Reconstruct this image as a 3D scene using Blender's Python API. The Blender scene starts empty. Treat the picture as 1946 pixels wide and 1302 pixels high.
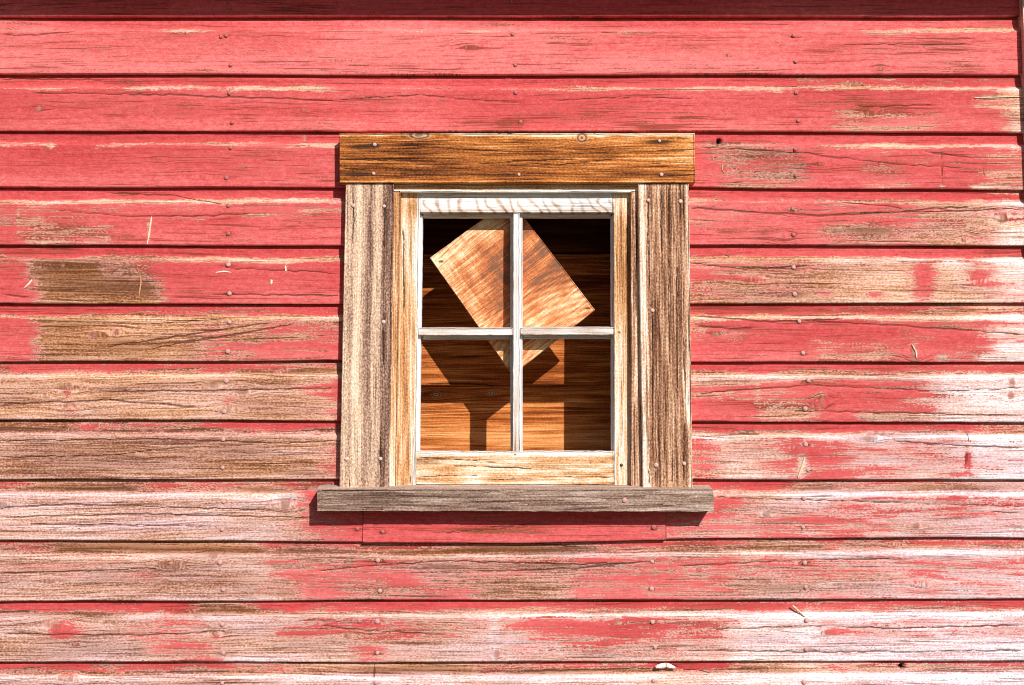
import bpy, math, random
import numpy as np
from mathutils import Vector, Matrix

# ------------------------------------------------------------------ camera, light, exposure
scene = bpy.context.scene
C = scene.collection
W0, H0 = 1946.0, 1302.0
PITCH = math.radians(5.0)
CAM = np.array((0.0, -2.45, 1.60))
FPX = (2.45 / math.cos(PITCH)) / 0.0012
cam_data = bpy.data.cameras.new('camera')
cam_data.sensor_width = 36.0
cam_data.lens = 36.0 * FPX / W0
cam_data.clip_start = 0.05
cam_data.clip_end = 800
cam = bpy.data.objects.new('camera', cam_data)
C.objects.link(cam)
cam.location = CAM
cam.rotation_euler = (math.radians(90) + PITCH, 0, 0)
scene.camera = cam

SUN = np.array((0.55, -1.0, 0.78)); SUN /= np.linalg.norm(SUN)   # towards the sun
world = bpy.data.worlds.new('World')
scene.world = world
world.use_nodes = True
wn = world.node_tree.nodes; wl = world.node_tree.links
bg = wn['Background']
sky = wn.new('ShaderNodeTexSky')
sky.sky_type = 'NISHITA'
sky.sun_disc = False
sky.sun_elevation = math.asin(SUN[2])
sky.sun_rotation = math.atan2(SUN[0], SUN[1])
wl.new(sky.outputs[0], bg.inputs[0])
bg.inputs[1].default_value = 0.05
sun_data = bpy.data.lights.new('sun', 'SUN')
sun_data.energy = 5.0
sun_data.angle = math.radians(0.55)
sun_data.color = (1.0, 0.955, 0.90)
sun = bpy.data.objects.new('sun', sun_data)
C.objects.link(sun)
sun.rotation_euler = Vector((-SUN[0], -SUN[1], -SUN[2])).to_track_quat('-Z', 'Y').to_euler()
sun.location = (4, -7, 7)
scene.view_settings.view_transform = 'Standard'
scene.view_settings.look = 'None'
scene.view_settings.gamma = 1.0
scene.view_settings.use_curve_mapping = False
scene.view_settings.exposure = 0.0
scene.cycles.filter_width = 1.0

rng = np.random.RandomState(7)

# ------------------------------------------------------------------ photograph survey <-> place
cp, sp_ = math.cos(PITCH), math.sin(PITCH)
def P(px, py, y):
    """point of the plane at depth y that was measured at (px, py)"""
    px = np.asarray(px, float); py = np.asarray(py, float)
    a = (px - W0/2) / FPX; b = (H0/2 - py) / FPX
    dy = cp - b*sp_; dz = sp_ + b*cp
    t = (y - CAM[1]) / dy
    return CAM[0] + a*t, CAM[2] + dz*t
def proj(X, Y, Z):
    dx = X - CAM[0]; dy = Y - CAM[1]; dz = Z - CAM[2]
    f = dy*cp + dz*sp_; u = -dy*sp_ + dz*cp
    return W0/2 + FPX*dx/f, H0/2 - FPX*u/f

# ------------------------------------------------------------------ small numeric helpers
def sstep(a, b, x):
    t = np.clip((x-a)/(b-a), 0, 1)
    return t*t*(3-2*t)
def vnoise(x, y, seed=0):
    x = np.asarray(x, float); y = np.asarray(y, float)
    xi = np.floor(x).astype(np.int64); yi = np.floor(y).astype(np.int64)
    fx = x-xi; fy = y-yi
    fx = fx*fx*(3-2*fx); fy = fy*fy*(3-2*fy)
    def h(i, j):
        n = (i*374761393 + j*668265263 + seed*1442695041) & 0xffffffff
        n = ((n ^ (n >> 13)) * 1274126177) & 0xffffffff
        return ((n ^ (n >> 16)) & 0xffff) / 65535.0
    return (h(xi, yi)*(1-fx) + h(xi+1, yi)*fx)*(1-fy) + (h(xi, yi+1)*(1-fx) + h(xi+1, yi+1)*fx)*fy
def fbm(x, y, seed=0, o=3):
    s = 0; a = 1; t = 0
    for k in range(o):
        s = s + a*vnoise(x*2**k, y*2**k, seed+k*17); t += a; a *= .5
    return s/t

def seg(text, x, soft=30):
    """piecewise values along the board: 'value@endpixel ...'"""
    pr = [p.split('@') for p in text.split()]
    vals = [float(p[0]) for p in pr]; ends = [float(p[1]) for p in pr[:-1]]
    out = np.full(np.shape(x), vals[0])
    for v0, v1, e in zip(vals[:-1], vals[1:], ends):
        out = out + (v1-v0)*sstep(e-soft, e+soft, x)
    return out/9.0

# ------------------------------------------------------------------ node helpers
class NT:
    def __init__(s, name):
        s.m = bpy.data.materials.new(name); s.m.use_nodes = True
        s.t = s.m.node_tree; s.n = s.t.nodes; s.l = s.t.links
        s.bsdf = s.n['Principled BSDF']
    def put(s, sock, v):
        if hasattr(v, 'is_linked') or hasattr(v, 'links'): s.l.new(v, sock)
        else: sock.default_value = v
    def math(s, op, a, b=0.0, c=None, clamp=False):
        k = s.n.new('ShaderNodeMath'); k.operation = op; k.use_clamp = clamp
        s.put(k.inputs[0], a); s.put(k.inputs[1], b)
        if c is not None: s.put(k.inputs[2], c)
        return k.outputs[0]
    def add(s, a, b): return s.math('ADD', a, b)
    def sub(s, a, b): return s.math('SUBTRACT', a, b)
    def mul(s, a, b): return s.math('MULTIPLY', a, b)
    def vec(s, x, y, z=0.0):
        k = s.n.new('ShaderNodeCombineXYZ')
        s.put(k.inputs[0], x); s.put(k.inputs[1], y); s.put(k.inputs[2], z)
        return k.outputs[0]
    def noise(s, v, scale=1.0, detail=3.0, rough=.55, dist=0.0):
        k = s.n.new('ShaderNodeTexNoise'); s.put(k.inputs['Vector'], v)
        k.inputs['Scale'].default_value = scale; k.inputs['Detail'].default_value = detail
        k.inputs['Roughness'].default_value = rough; k.inputs['Distortion'].default_value = dist
        return k.outputs[0]
    def step(s, a, b, x, lo=0.0, hi=1.0):
        k = s.n.new('ShaderNodeMapRange'); k.interpolation_type = 'SMOOTHSTEP'
        s.put(k.inputs[0], x); s.put(k.inputs[1], a); s.put(k.inputs[2], b)
        k.inputs[3].default_value = lo; k.inputs[4].default_value = hi
        return k.outputs[0]
    def ramp(s, f, stops):
        k = s.n.new('ShaderNodeValToRGB'); s.put(k.inputs[0], f)
        e = k.color_ramp.elements
        while len(e) < len(stops): e.new(.5)
        for q, (p, c) in zip(e, stops):
            q.position = p; q.color = (*c, 1)
        return k.outputs[0]
    def mix(s, f, a, b, mode='MIX'):
        k = s.n.new('ShaderNodeMix'); k.data_type = 'RGBA'; k.blend_type = mode
        s.put(k.inputs[0], f)
        for i, v in ((6, a), (7, b)):
            if isinstance(v, tuple): v = (*v, 1)
            s.put(k.inputs[i], v)
        return k.outputs[2]
    def attr(s, name):
        k = s.n.new('ShaderNodeAttribute'); k.attribute_name = name
        return k.outputs['Fac']
    def bump(s, h, dist, strength=1.0):
        k = s.n.new('ShaderNodeBump'); s.put(k.inputs['Height'], h)
        k.inputs['Distance'].default_value = dist; k.inputs['Strength'].default_value = strength
        s.l.new(k.outputs[0], s.bsdf.inputs['Normal'])
    def rough(s, v): s.put(s.bsdf.inputs['Roughness'], v)

def wood_core(t, fine=.7, med=.8, coarse=.4, speck=.0, ncu=2.2):
    u = t.attr('gu'); v0 = t.attr('gv')
    w = t.noise(t.vec(t.mul(u, 3.5), t.mul(v0, 14.0), 3.3), detail=3)
    v = t.add(v0, t.mul(t.sub(w, .5), .012))
    nf = t.sub(t.noise(t.vec(t.mul(u, 7.0), t.mul(v, 340.0), 1.1), detail=2, rough=.6), .5)
    nm = t.sub(t.noise(t.vec(t.mul(u, 3.6), t.mul(v, 150.0), 7.7), detail=3, rough=.62), .5)
    nc = t.sub(t.noise(t.vec(t.mul(u, ncu), t.mul(v, 46.0), 5.5), detail=3), .5)
    nb = t.sub(t.noise(t.vec(t.mul(u, 60.0), t.mul(v, 120.0), 2.2), detail=4, rough=.65), .5)
    sp = t.sub(t.noise(t.vec(t.mul(u, 210.0), t.mul(v, 300.0), 9.2), detail=2), .5)
    cr = t.noise(t.vec(t.mul(u, 1.6), t.mul(v, 85.0), 4.0), detail=2, rough=.5)
    crk = t.step(.013, .002, t.math('ABSOLUTE', t.sub(cr, .5)))
    cmask = t.noise(t.vec(t.mul(u, 4.0), t.mul(v, 60.0), 8.0), detail=3)
    crk = t.mul(crk, t.step(.50, .60, cmask))
    line = t.step(.04, .0, t.add(t.math('ABSOLUTE', t.add(t.mul(nc, 1.0), t.mul(nm, .25))), 0.0))
    crk = t.math('MAXIMUM', crk, t.mul(t.step(-.11, -.19, t.add(t.mul(nm, .8), t.mul(nf, .35))), .55))
    body = t.add(t.add(t.mul(nf, fine), t.mul(nm, med)), t.add(t.mul(nc, coarse), t.mul(sp, speck)))
    return dict(u=u, v=v, nf=nf, nm=nm, nc=nc, nb=nb, sp=sp, crk=crk, body=body)

def crack_mask(t, k):
    """thin split: the stored value is 1 on the line, falling with distance"""
    return t.step(.50, .78, t.add(t.attr('crack'), t.add(t.mul(k['nb'], 1.0), t.mul(k['nc'], 1.0))))
def siding_material():
    t = NT('worn red paint on siding wood')
    k = wood_core(t, 1.35, 1.0, .15, 1.15)
    paint = t.attr('paint'); tone = t.attr('tone'); dirt = t.attr('dirt'); knot = t.attr('knot'); warm = t.attr('warm'); fade = t.attr('fade')
    f = t.add(t.add(tone, t.mul(k['body'], .92)), t.mul(k['nb'], .26))
    gold = t.ramp(f, [(0.0, (0.143, 0.050, 0.019)), (.22, (0.302, 0.114, 0.048)), (.42, (0.530, 0.252, 0.127)),
         (.62, (0.763, 0.424, 0.279)), (.82, (0.954, 0.664, 0.548)), (1.0, (.97, .92, .88))])
    grey = t.ramp(f, [(0.0, (0.139, 0.061, 0.050)), (.22, (0.288, 0.133, 0.108)), (.42, (0.473, 0.260, 0.229)),
         (.62, (0.659, 0.420, 0.419)), (.82, (0.793, 0.601, 0.667)), (1.0, (.93, .93, .98))])
    bare = t.mix(warm, grey, gold)
    m = t.add(t.add(paint, t.mul(k['nm'], 1.5)), t.add(t.mul(k['nb'], .70), t.add(t.mul(k['nf'], 1.4), t.mul(k['sp'], 1.3))))
    pm = t.step(.38, .80, m)
    rim = t.mul(t.step(.36, .48, m), t.step(.66, .54, m))
    # thin pink remains of pigment in the open wood
    stain = t.mul(t.step(.02, .55, t.add(paint, t.mul(k['nc'], .8))), t.step(-.22, .16, t.add(k['nb'], k['nm'])))
    bare = t.mix(t.mul(stain, .62), bare, (.66, .235, .205))
    red = t.ramp(t.add(t.add(t.add(.38, t.mul(fade, .5)), t.mul(k['nc'], .30)), t.add(t.mul(k['nb'], .8), t.add(t.mul(k['nm'], .60), t.add(t.mul(k['nf'], .30), t.mul(k['sp'], .75))))),
        [(0.0, (.34, .032, .034)), (.35, (.55, .068, .070)), (.65, (.69, .120, .120)), (1.0, (.86, .240, .232))])
    # dirt worn into the paint: brown streaks and freckles
    dm = t.step(.40, .78, t.add(t.add(t.mul(t.math('MINIMUM', dirt, .85), .74), t.mul(k['nm'], 1.9)), t.add(t.mul(k['sp'], 1.7), t.add(t.mul(k['nb'], .5), t.mul(k['nf'], 1.7)))))
    red = t.mix(t.mul(dm, .80), red, (.19, .066, .022))
    worn = t.math('MINIMUM', t.math('MAXIMUM', t.sub(1.05, paint), 0.0), .6)
    hair = t.step(-.150, -.240, t.sub(t.add(k['nf'], t.mul(k['nm'], .7)), t.add(t.mul(dirt, .28), t.mul(worn, .16))))
    red = t.mix(t.mul(hair, .72), red, (.20, .036, .020))
    bare = t.mix(t.mul(rim, .42), bare, (.92, .78, .62))
    bare = t.mix(t.mul(dm, .62), bare, (.17, .078, .032))
    col = t.mix(pm, bare, red)
    kn = t.add(knot, t.mul(k['nb'], 1.1))
    ring = t.math('SINE', t.mul(kn, 7.0))
    kc = t.mix(t.step(-.2, .6, ring), (.30, .10, .06), (.78, .56, .44))
    col = t.mix(t.mul(t.mul(t.step(.40, .62, kn), t.step(-.06, .06, t.add(k['nb'], t.sub(.06, t.mul(pm, .10))))), .50), col, kc)
    col = t.mix(t.mul(t.step(.80, .98, kn), .5), col, (.18, .050, .03))
    ck = t.math('MAXIMUM', t.mul(t.mul(k['crk'], .50), t.math('SUBTRACT', 1.0, t.mul(pm, .72))), t.mul(crack_mask(t, k), t.math('SUBTRACT', .85, t.mul(pm, .10))))
    col = t.mix(t.mul(ck, .88), col, (.11, .030, .014))
    col = t.mix(t.attr('hole'), col, (.008, .004, .003))
    t.put(t.bsdf.inputs['Base Color'], col)
    t.rough(.85)
    h = t.add(t.add(t.mul(k['nf'], .5), t.mul(k['nm'], .9)), t.add(t.mul(pm, .30), t.mul(ck, -1.2)))
    h = t.mul(t.add(h, t.mul(k['nb'], .35)), t.sub(1.0, t.mul(pm, .45)))
    t.bump(h, .0015, 1.0)
    t.bsdf.inputs['Specular IOR Level'].default_value = .10
    return t.m

def wood_material(name, stops, gain=1.0, fine=.7, med=.8, coarse=.4, speck=0.0, cracks=.8, rings=0.0, ringk=900.0, bump=.0014, ncu=2.2, rwarp=.010, kcol=((.16, .060, .03), (.62, .42, .25))):
    t = NT(name)
    k = wood_core(t, fine, med, coarse, speck, ncu)
    tone = t.attr('tone'); dirt = t.attr('dirt'); knot = t.attr('knot')
    val = t.add(tone, t.mul(k['body'], gain))
    if rings:
        r = t.math('SINE', t.mul(t.add(k['v'], t.mul(k['nc'], rwarp)), ringk))
        val = t.add(val, t.mul(r, rings))
    col = t.ramp(val, stops)
    dm = t.step(.35, .85, t.add(dirt, t.mul(k['nm'], .8)))
    col = t.mix(t.mul(dm, .85), col, (.030, .018, .014))
    kn = t.add(knot, t.mul(k['nb'], .35))
    ring = t.math('SINE', t.mul(kn, 17.0))
    kc = t.mix(t.step(-.3, .5, ring), kcol[0], kcol[1])
    col = t.mix(t.mul(t.step(.34, .60, kn), .75), col, kc)
    ck = t.math('MAXIMUM', t.mul(k['crk'], cracks), crack_mask(t, k))
    col = t.mix(t.mul(ck, .85), col, (.040, .016, .010))
    t.put(t.bsdf.inputs['Base Color'], col)
    t.rough(.88)
    t.bump(t.add(t.add(t.mul(k['nf'], .6), t.mul(k['nm'], .9)), t.mul(ck, -1.1)), bump, .9)
    t.bsdf.inputs['Specular IOR Level'].default_value = .10
    return t.m

def plain_material(name, col, rough=.8, var=.25, scale=40.0, metal=0.0):
    t = NT(name)
    g = t.n.new('ShaderNodeNewGeometry')
    n = t.noise(g.outputs['Position'], scale=scale, detail=4)
    c = t.mix(t.step(.35, .65, n), tuple(x*(1-var) for x in col), tuple(min(1, x*(1+var)) for x in col))
    t.put(t.bsdf.inputs['Base Color'], c); t.rough(rough)
    t.bsdf.inputs['Metallic'].default_value = metal
    t.bump(n, .002, .5)
    return t.m

M = {}
M['siding'] = siding_material()
M['warm'] = wood_material('sun browned casing wood',
    [(0, (0.053, 0.019, 0.008)), (.22, (0.212, 0.062, 0.018)), (.46, (0.488, 0.155, 0.036)), (.72, (0.848, 0.375, 0.122)), (1, (.95, .80, .60))],
    gain=1.15, fine=1.0, coarse=.35, cracks=1.0, speck=.6, kcol=((.16, .055, .03), (.66, .42, .26)))
M['weathered'] = wood_material('speckled weathered casing wood',
    [(0, (0.130, 0.066, 0.046)), (.28, (0.350, 0.199, 0.143)), (.52, (0.590, 0.393, 0.281)), (.76, (0.840, 0.621, 0.423)), (1, (.93, .84, .73))],
    gain=.95, fine=.8, med=.75, coarse=.3, speck=1.4, cracks=.22)
M['furrowed'] = wood_material('furrowed brown casing wood',
    [(0, (0.083, 0.034, 0.020)), (.26, (0.244, 0.105, 0.056)), (.50, (0.478, 0.251, 0.149)), (.75, (0.790, 0.511, 0.340)), (1, (.94, .85, .76))],
    gain=1.15, fine=1.1, med=1.0, coarse=.2, speck=.9, cracks=.9, bump=.0022)
M['grey'] = wood_material('grey weathered sill wood',
    [(0, (0.070, 0.035, 0.029)), (.3, (0.225, 0.135, 0.100)), (.55, (0.41, 0.285, 0.225)), (.8, (0.64, 0.50, 0.43)), (1, (.82, .75, .70))],
    gain=1.05, fine=1.0, speck=.8, cracks=.9)
M['honey'] = wood_material('honey bleached sash wood',
    [(0, (0.143, 0.055, 0.022)), (.28, (0.388, 0.160, 0.060)), (.52, (0.673, 0.360, 0.166)), (.74, (0.867, 0.593, 0.384)), (1, (.95, .90, .86))],
    gain=1.0, fine=1.0, speck=.8, cracks=.6)
M['bleached'] = wood_material('bleached white sash wood',
    [(0, (.20, .105, .065)), (.3, (.42, .27, .19)), (.55, (.66, .545, .465)), (.8, (.83, .80, .80)), (1, (.93, .94, .97))],
    gain=.85, speck=.4, cracks=.5)
M['ply'] = wood_material('orange loose board wood',
    [(0, (0.230, 0.113, 0.068)), (.28, (0.538, 0.155, 0.058)), (.52, (0.672, 0.269, 0.104)), (.78, (0.806, 0.479, 0.248)), (1, (.90, .72, .48))],
    gain=.9, fine=1.1, med=.9, coarse=.45, speck=.9, cracks=.0, rings=.09, ringk=760.0, rwarp=.035, bump=.0006, ncu=9.0)
PAN = [(0, (0.108, 0.021, 0.004)), (.33, (0.302, 0.074, 0.015)), (.62, (0.626, 0.204, 0.051)), (1, (.90, .48, .19))]
M['panel'] = wood_material('orange panel plywood', PAN,
    gain=1.05, fine=1.1, med=1.0, coarse=.5, speck=.4, cracks=.7, bump=.0006)
M['panel_shaded'] = wood_material('shade darkened brown panel plywood', [(p, tuple(x*.22 for x in c)) for p, c in PAN],  # darker upper sheet; gloom of the unlit interior also put into its colour
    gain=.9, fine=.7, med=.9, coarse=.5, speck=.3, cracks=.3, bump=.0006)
M['nail_red'] = plain_material('painted nail iron', (.46, .12, .11), .5, .2, 400)
M['nail_bare'] = plain_material('pink rusted nail iron', (.66, .34, .32), .6, .2, 400)
M['nail_pale'] = plain_material('pale worn nail iron', (.70, .48, .44), .6, .15, 400)
M['nail_dark'] = plain_material('rusted nail iron', (.10, .05, .03), .7, .2, 400)
M['dark_wood'] = plain_material('dark framing wood', (.06, .035, .02), .9, .3, 30)
M['roof'] = plain_material('grey roof shingle', (.10, .09, .085), .9, .3, 20)
M['stone'] = plain_material('rough foundation concrete', (.30, .28, .25), .9, .25, 14)
M['ground'] = plain_material('dark grass ground', (.060, .065, .030), .95, .4, 3)

# ------------------------------------------------------------------ object helpers
WO = {}
def link(o, parent, origin):
    C.objects.link(o)
    WO[o.name] = np.array(origin, float)
    if parent:
        o.parent = parent
        o.location = WO[o.name] - WO[parent.name]
    else:
        o.location = WO[o.name]
    return o
def thing(name, label, cat, base, group=None):
    o = bpy.data.objects.new(name, None); o.empty_display_size = .1
    link(o, None, base); o['kind'] = 'thing'
    o['label'] = label; o['category'] = cat
    if group: o['group'] = group
    return o
def mesh_obj(name, V, F, mat, parent, origin, attrs=None, smooth=False):
    me = bpy.data.meshes.new(name)
    V = np.asarray(V, float) - np.asarray(origin, float)
    me.from_pydata(V.tolist(), [], F)
    if attrs:
        for k, a in attrs.items():
            at = me.attributes.new(k, 'FLOAT', 'POINT')
            at.data.foreach_set('value', np.ascontiguousarray(a, dtype=np.float32))
    if smooth: me.polygons.foreach_set('use_smooth', [True]*len(me.polygons))
    me.materials.append(mat)
    me.update()
    o = bpy.data.objects.new(name, me)
    return link(o, parent, origin)
def grid_faces(nu, nv, off=0):
    i, j = np.meshgrid(np.arange(nu-1), np.arange(nv-1), indexing='ij')
    a = off + i*nv + j
    return np.stack([a, a+nv, a+nv+1, a+1], -1).reshape(-1, 4).tolist()
def box(name, lo, hi, mat, parent=None, origin=None, attrs=None):
    lo = np.minimum(lo, hi); hi2 = np.maximum(lo, hi)
    V = [(x, y, z) for x in (lo[0], hi2[0]) for y in (lo[1], hi2[1]) for z in (lo[2], hi2[2])]
    F = [(0, 1, 3, 2), (4, 6, 7, 5), (0, 4, 5, 1), (2, 3, 7, 6), (0, 2, 6, 4), (1, 5, 7, 3)]
    if origin is None: origin = ((lo[0]+hi2[0])/2, (lo[1]+hi2[1])/2, lo[2])
    return mesh_obj(name, V, F, mat, parent, origin, attrs)
def zero_attrs(n, gu, gv, tone=.4):
    z = np.zeros(n)
    return dict(gu=gu, gv=gv, tone=z+tone, dirt=z, crack=z, knot=z, paint=z+1)

def knots_field(px, py, knots, v, vs):
    """bend the grain round knots, and mark the knots; px units"""
    k = np.zeros(px.shape); lift = np.zeros(px.shape)
    gv = v.copy()
    for (kx, ky, rx, ry) in knots:
        dx = (px-kx)/rx; dy = (py-ky)/ry
        d2 = dx*dx + dy*dy
        k = np.maximum(k, np.exp(-d2*.75))
        e = ((px-kx)/(rx*3.2))**2 + ((py-ky)/(ry*1.6))**2
        gv = gv + vs*(py-ky)*.0012*.95*np.exp(-e)
        lift += .0012*np.exp(-d2*.9)
    return gv, k, lift
def cracks_field(px, py, lines, wob=1.6, width=1.25):
    c = np.zeros(px.shape)
    for n, ln in enumerate(lines):
        xs = np.array([p[0] for p in ln], float); ys = np.array([p[1] for p in ln], float)
        if abs(xs[-1]-xs[0]) >= abs(ys[-1]-ys[0]):
            s = 1 if xs[-1] > xs[0] else -1
            yy = np.interp(px*s, xs*s, ys) + (vnoise(px/14, n*3.1+0*px, 5)-.5)*2*wob
            d = np.abs(py-yy); lo, hi = min(xs[0], xs[-1]), max(xs[0], xs[-1]); q = px
        else:
            s = 1 if ys[-1] > ys[0] else -1
            xx = np.interp(py*s, ys*s, xs) + (vnoise(py/14, n*3.1+0*py, 5)-.5)*2*wob
            d = np.abs(px-xx); lo, hi = min(ys[0], ys[-1]), max(ys[0], ys[-1]); q = py
        taper = sstep(lo-2, lo+18, q)*sstep(hi+2, hi-18, q)
        inside = (q > lo-2) & (q < hi+2)
        c = np.maximum(c, np.where(inside, np.clip(1.05-d/(1.9+1.4*width*.5*(.3+.7*taper)), 0, 1)*(.62+.38*taper), 0))
    return c
def blobs(px, py, bl):
    a = np.zeros(px.shape)
    for b in bl:
        x, y, rx, ry, s = b
        a += s*np.exp(-(((px-x)/rx)**2 + ((py-y)/ry)**2))
    return a

# ------------------------------------------------------------------ ground (setting)
gr = box('ground', (-250, -250, -.4), (250, 250, 0.0), M['ground']); gr['kind'] = 'structure'

# ------------------------------------------------------------------ barn wall
BASE = (0, 0, 0)
barn = thing('barn_wall', 'long wall of red horizontal siding, its paint peeling to bare wood, around the small window', 'wall', BASE)

# bottom edge of every siding row, surveyed at five pixel columns
XC = [0, 650, 1000, 1320, 1946]
ROWS = [  # row 0 .. 11
 (31, 31, 32, 32, 30.5), (141, 141, 142, 141, 142), (248.5, 248.5, 249, 249, 251), (356, 356, 356, 355, 360),
 (466, 466, 466, 465, 467), (576, 577, 577, 577, 576), (688, 684, 685, 687, 687), (796, 799, 800, 802, 803),
 (911, 911, 911, 911, 911), (1026, 1029, 1030, 1022, 1022), (1143, 1140, 1140, 1140, 1137), (1258, 1258, 1258, 1257, 1255)]
def row_z(i, X):
    """height of the lower edge of row i at world X"""
    if i < 0: return row_z(0, X) - .132*i
    if i > 11: return row_z(11, X) - .132*(i-11)
    zs = []; xs = []
    for c, y in zip(XC, ROWS[i]):
        x, z = P(c, y, 0.0); xs.append(float(x)); zs.append(float(z))
    w = (vnoise(X*3.1, 0*X+i*7.3, 11)-.5)*.0030 + (vnoise(X*25, 0*X+i*3.3, 12)-.5)*.0008
    return np.interp(X, xs, zs) + w

# paint left (0..9) and wood tone (0 dark brown .. 9 white) along each row; c cove, r ridge, u upper face, l lower face
WEAR = {
0: dict(c='9@0', r='9@0', u='9@0', l='9@0', t='3@0'),
1: dict(c='9@0', r='9@300 5@420 9@700 7@1100 8@1650 4@1940 4', u='9@0', l='9@0', t='4@300 6'),
2: dict(c='9@1500 8@1800 8', r='6@250 4@640 8@1040 5@1230 8@1300 4@1500 5@1570 2@1946 2', u='9@1860 7@1920 2', l='9@1590 5@1640 7@1660 6@1790 9@1915 1', t='6@1500 5@1915 7'),
3: dict(c='9@0', r='4@100 8@190 3@300 7@540 4@650 5@1340 4@1480 8@1560 2@1946 2', u='9@1345 5@1520 9@1640 8@1900 6', l='9@1370 5@1540 9@1640 7@1740 9@1870 4@1946 4', t='6@1000 3@1600 6@1850 7'),
4: dict(c='9@1880 7', r='3@90 2@650 5@1340 6@1560 3@1946 1', u='6@90 8@640 6@1420 8@1590 7@1720 5@1760 3@1880 4', l='9@40 6@200 9@1560 4@1700 8@1712 3@1895 0', t='6@640 4@1700 5@1880 9'),
5: dict(c='9@0', r='3@70 1@300 2@650 1@1760 5@1870 2', u='9@55 0@185 2@265 7@310 9@1000 5@1400 4@1540 5@1560 1@1735 9@1775 1@1840 6@1880 1', l='9@68 0@255 5@266 0@300 9@1000 4@1410 3@1560 1@1735 7@1776 1@1850 4@1946 3', t='3@60 2@300 5@1000 4@1560 6@1700 7@1890 9'),
6: dict(c='9@200 8@640 9@1600 7@1750 5', r='2@60 0@1946 0', u='9@68 0@350 3@500 6@640 5@1330 7@1420 9@1640 8@1880 4@1946 2', l='9@68 0@330 3@390 6@500 8@1310 9@1545 4@1700 8@1890 1', t='4@60 4@500 5@1300 6@1850 9'),
7: dict(c='8@110 7@400 7@560 5@1200 9@1700 8', r='1@100 0@1946 0', u='0@540 3@640 7@1310 6@1500 7@1600 8@1760 4@1810 1', l='0@560 2@640 9@1310 9@1440 5@1550 9@1640 6@1790 2', t='5@300 5@640 5@1300 6@1760 9'),
8: dict(c='2@130 5@300 6@430 8@1850 5', r='1@600 2@650 0@1946 0', u='0@620 6@1350 8@1360 2@1490 8@1600 4@1830 1', l='0@610 4@1310 8@1365 3@1450 7@1510 9@1600 5@1850 2', t='4@600 5@1300 7@1600 7@1830 9'),
9: dict(c='6@55 1@250 6@460 3@530 6@650 9@1265 8@1500 5@1700 3', r='0@570 8@1265 2@1330 0@1946 0', u='0@575 8@650 9@1265 8@1400 4@1570 6@1740 5', l='0@530 4@575 8@650 9@1265 8@1290 6@1430 6@1700 4@1946 3', t='6@560 4@1265 6@1500 7@1850 8'),
10: dict(c='6@105 1@500 5@640 5@870 1@1130 5@1200 5@1420 2@1560 6@1946 6', r='1@110 0@640 0@1130 1@1200 0@1946 0', u='2@270 1@500 6@640 6@780 4@900 5@1100 8@1400 5@1700 5@1946 4', l='0@240 2@300 0@480 2@570 8@650 4@730 7@900 1@1080 8@1290 6@1390 2@1500 4@1800 3', t='5@560 3@700 4@1080 5@1400 6@1700 8'),
11: dict(c='8@370 2@480 8@1390 8@1500 8@1946 7', r='1@400 0@1946 0', u='1@95 5@145 1@230 4@390 1@520 6@790 5@920 4@990 8@1250 7@1390 1@1560 4@1800 3', l='0@275 6@410 0@670 5@730 1@930 2@1000 4@1080 6@1160 3@1380 0@1946 0', t='5@300 6@900 7@1400 9'),
12: dict(c='7@340 5@560 1@900 5@1240 8@1400 2@1560 5@1946 5', r='0@1946 0', u='0@0', l='0@0', t='5@400 6@560 7@1400 9'),
}
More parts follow.
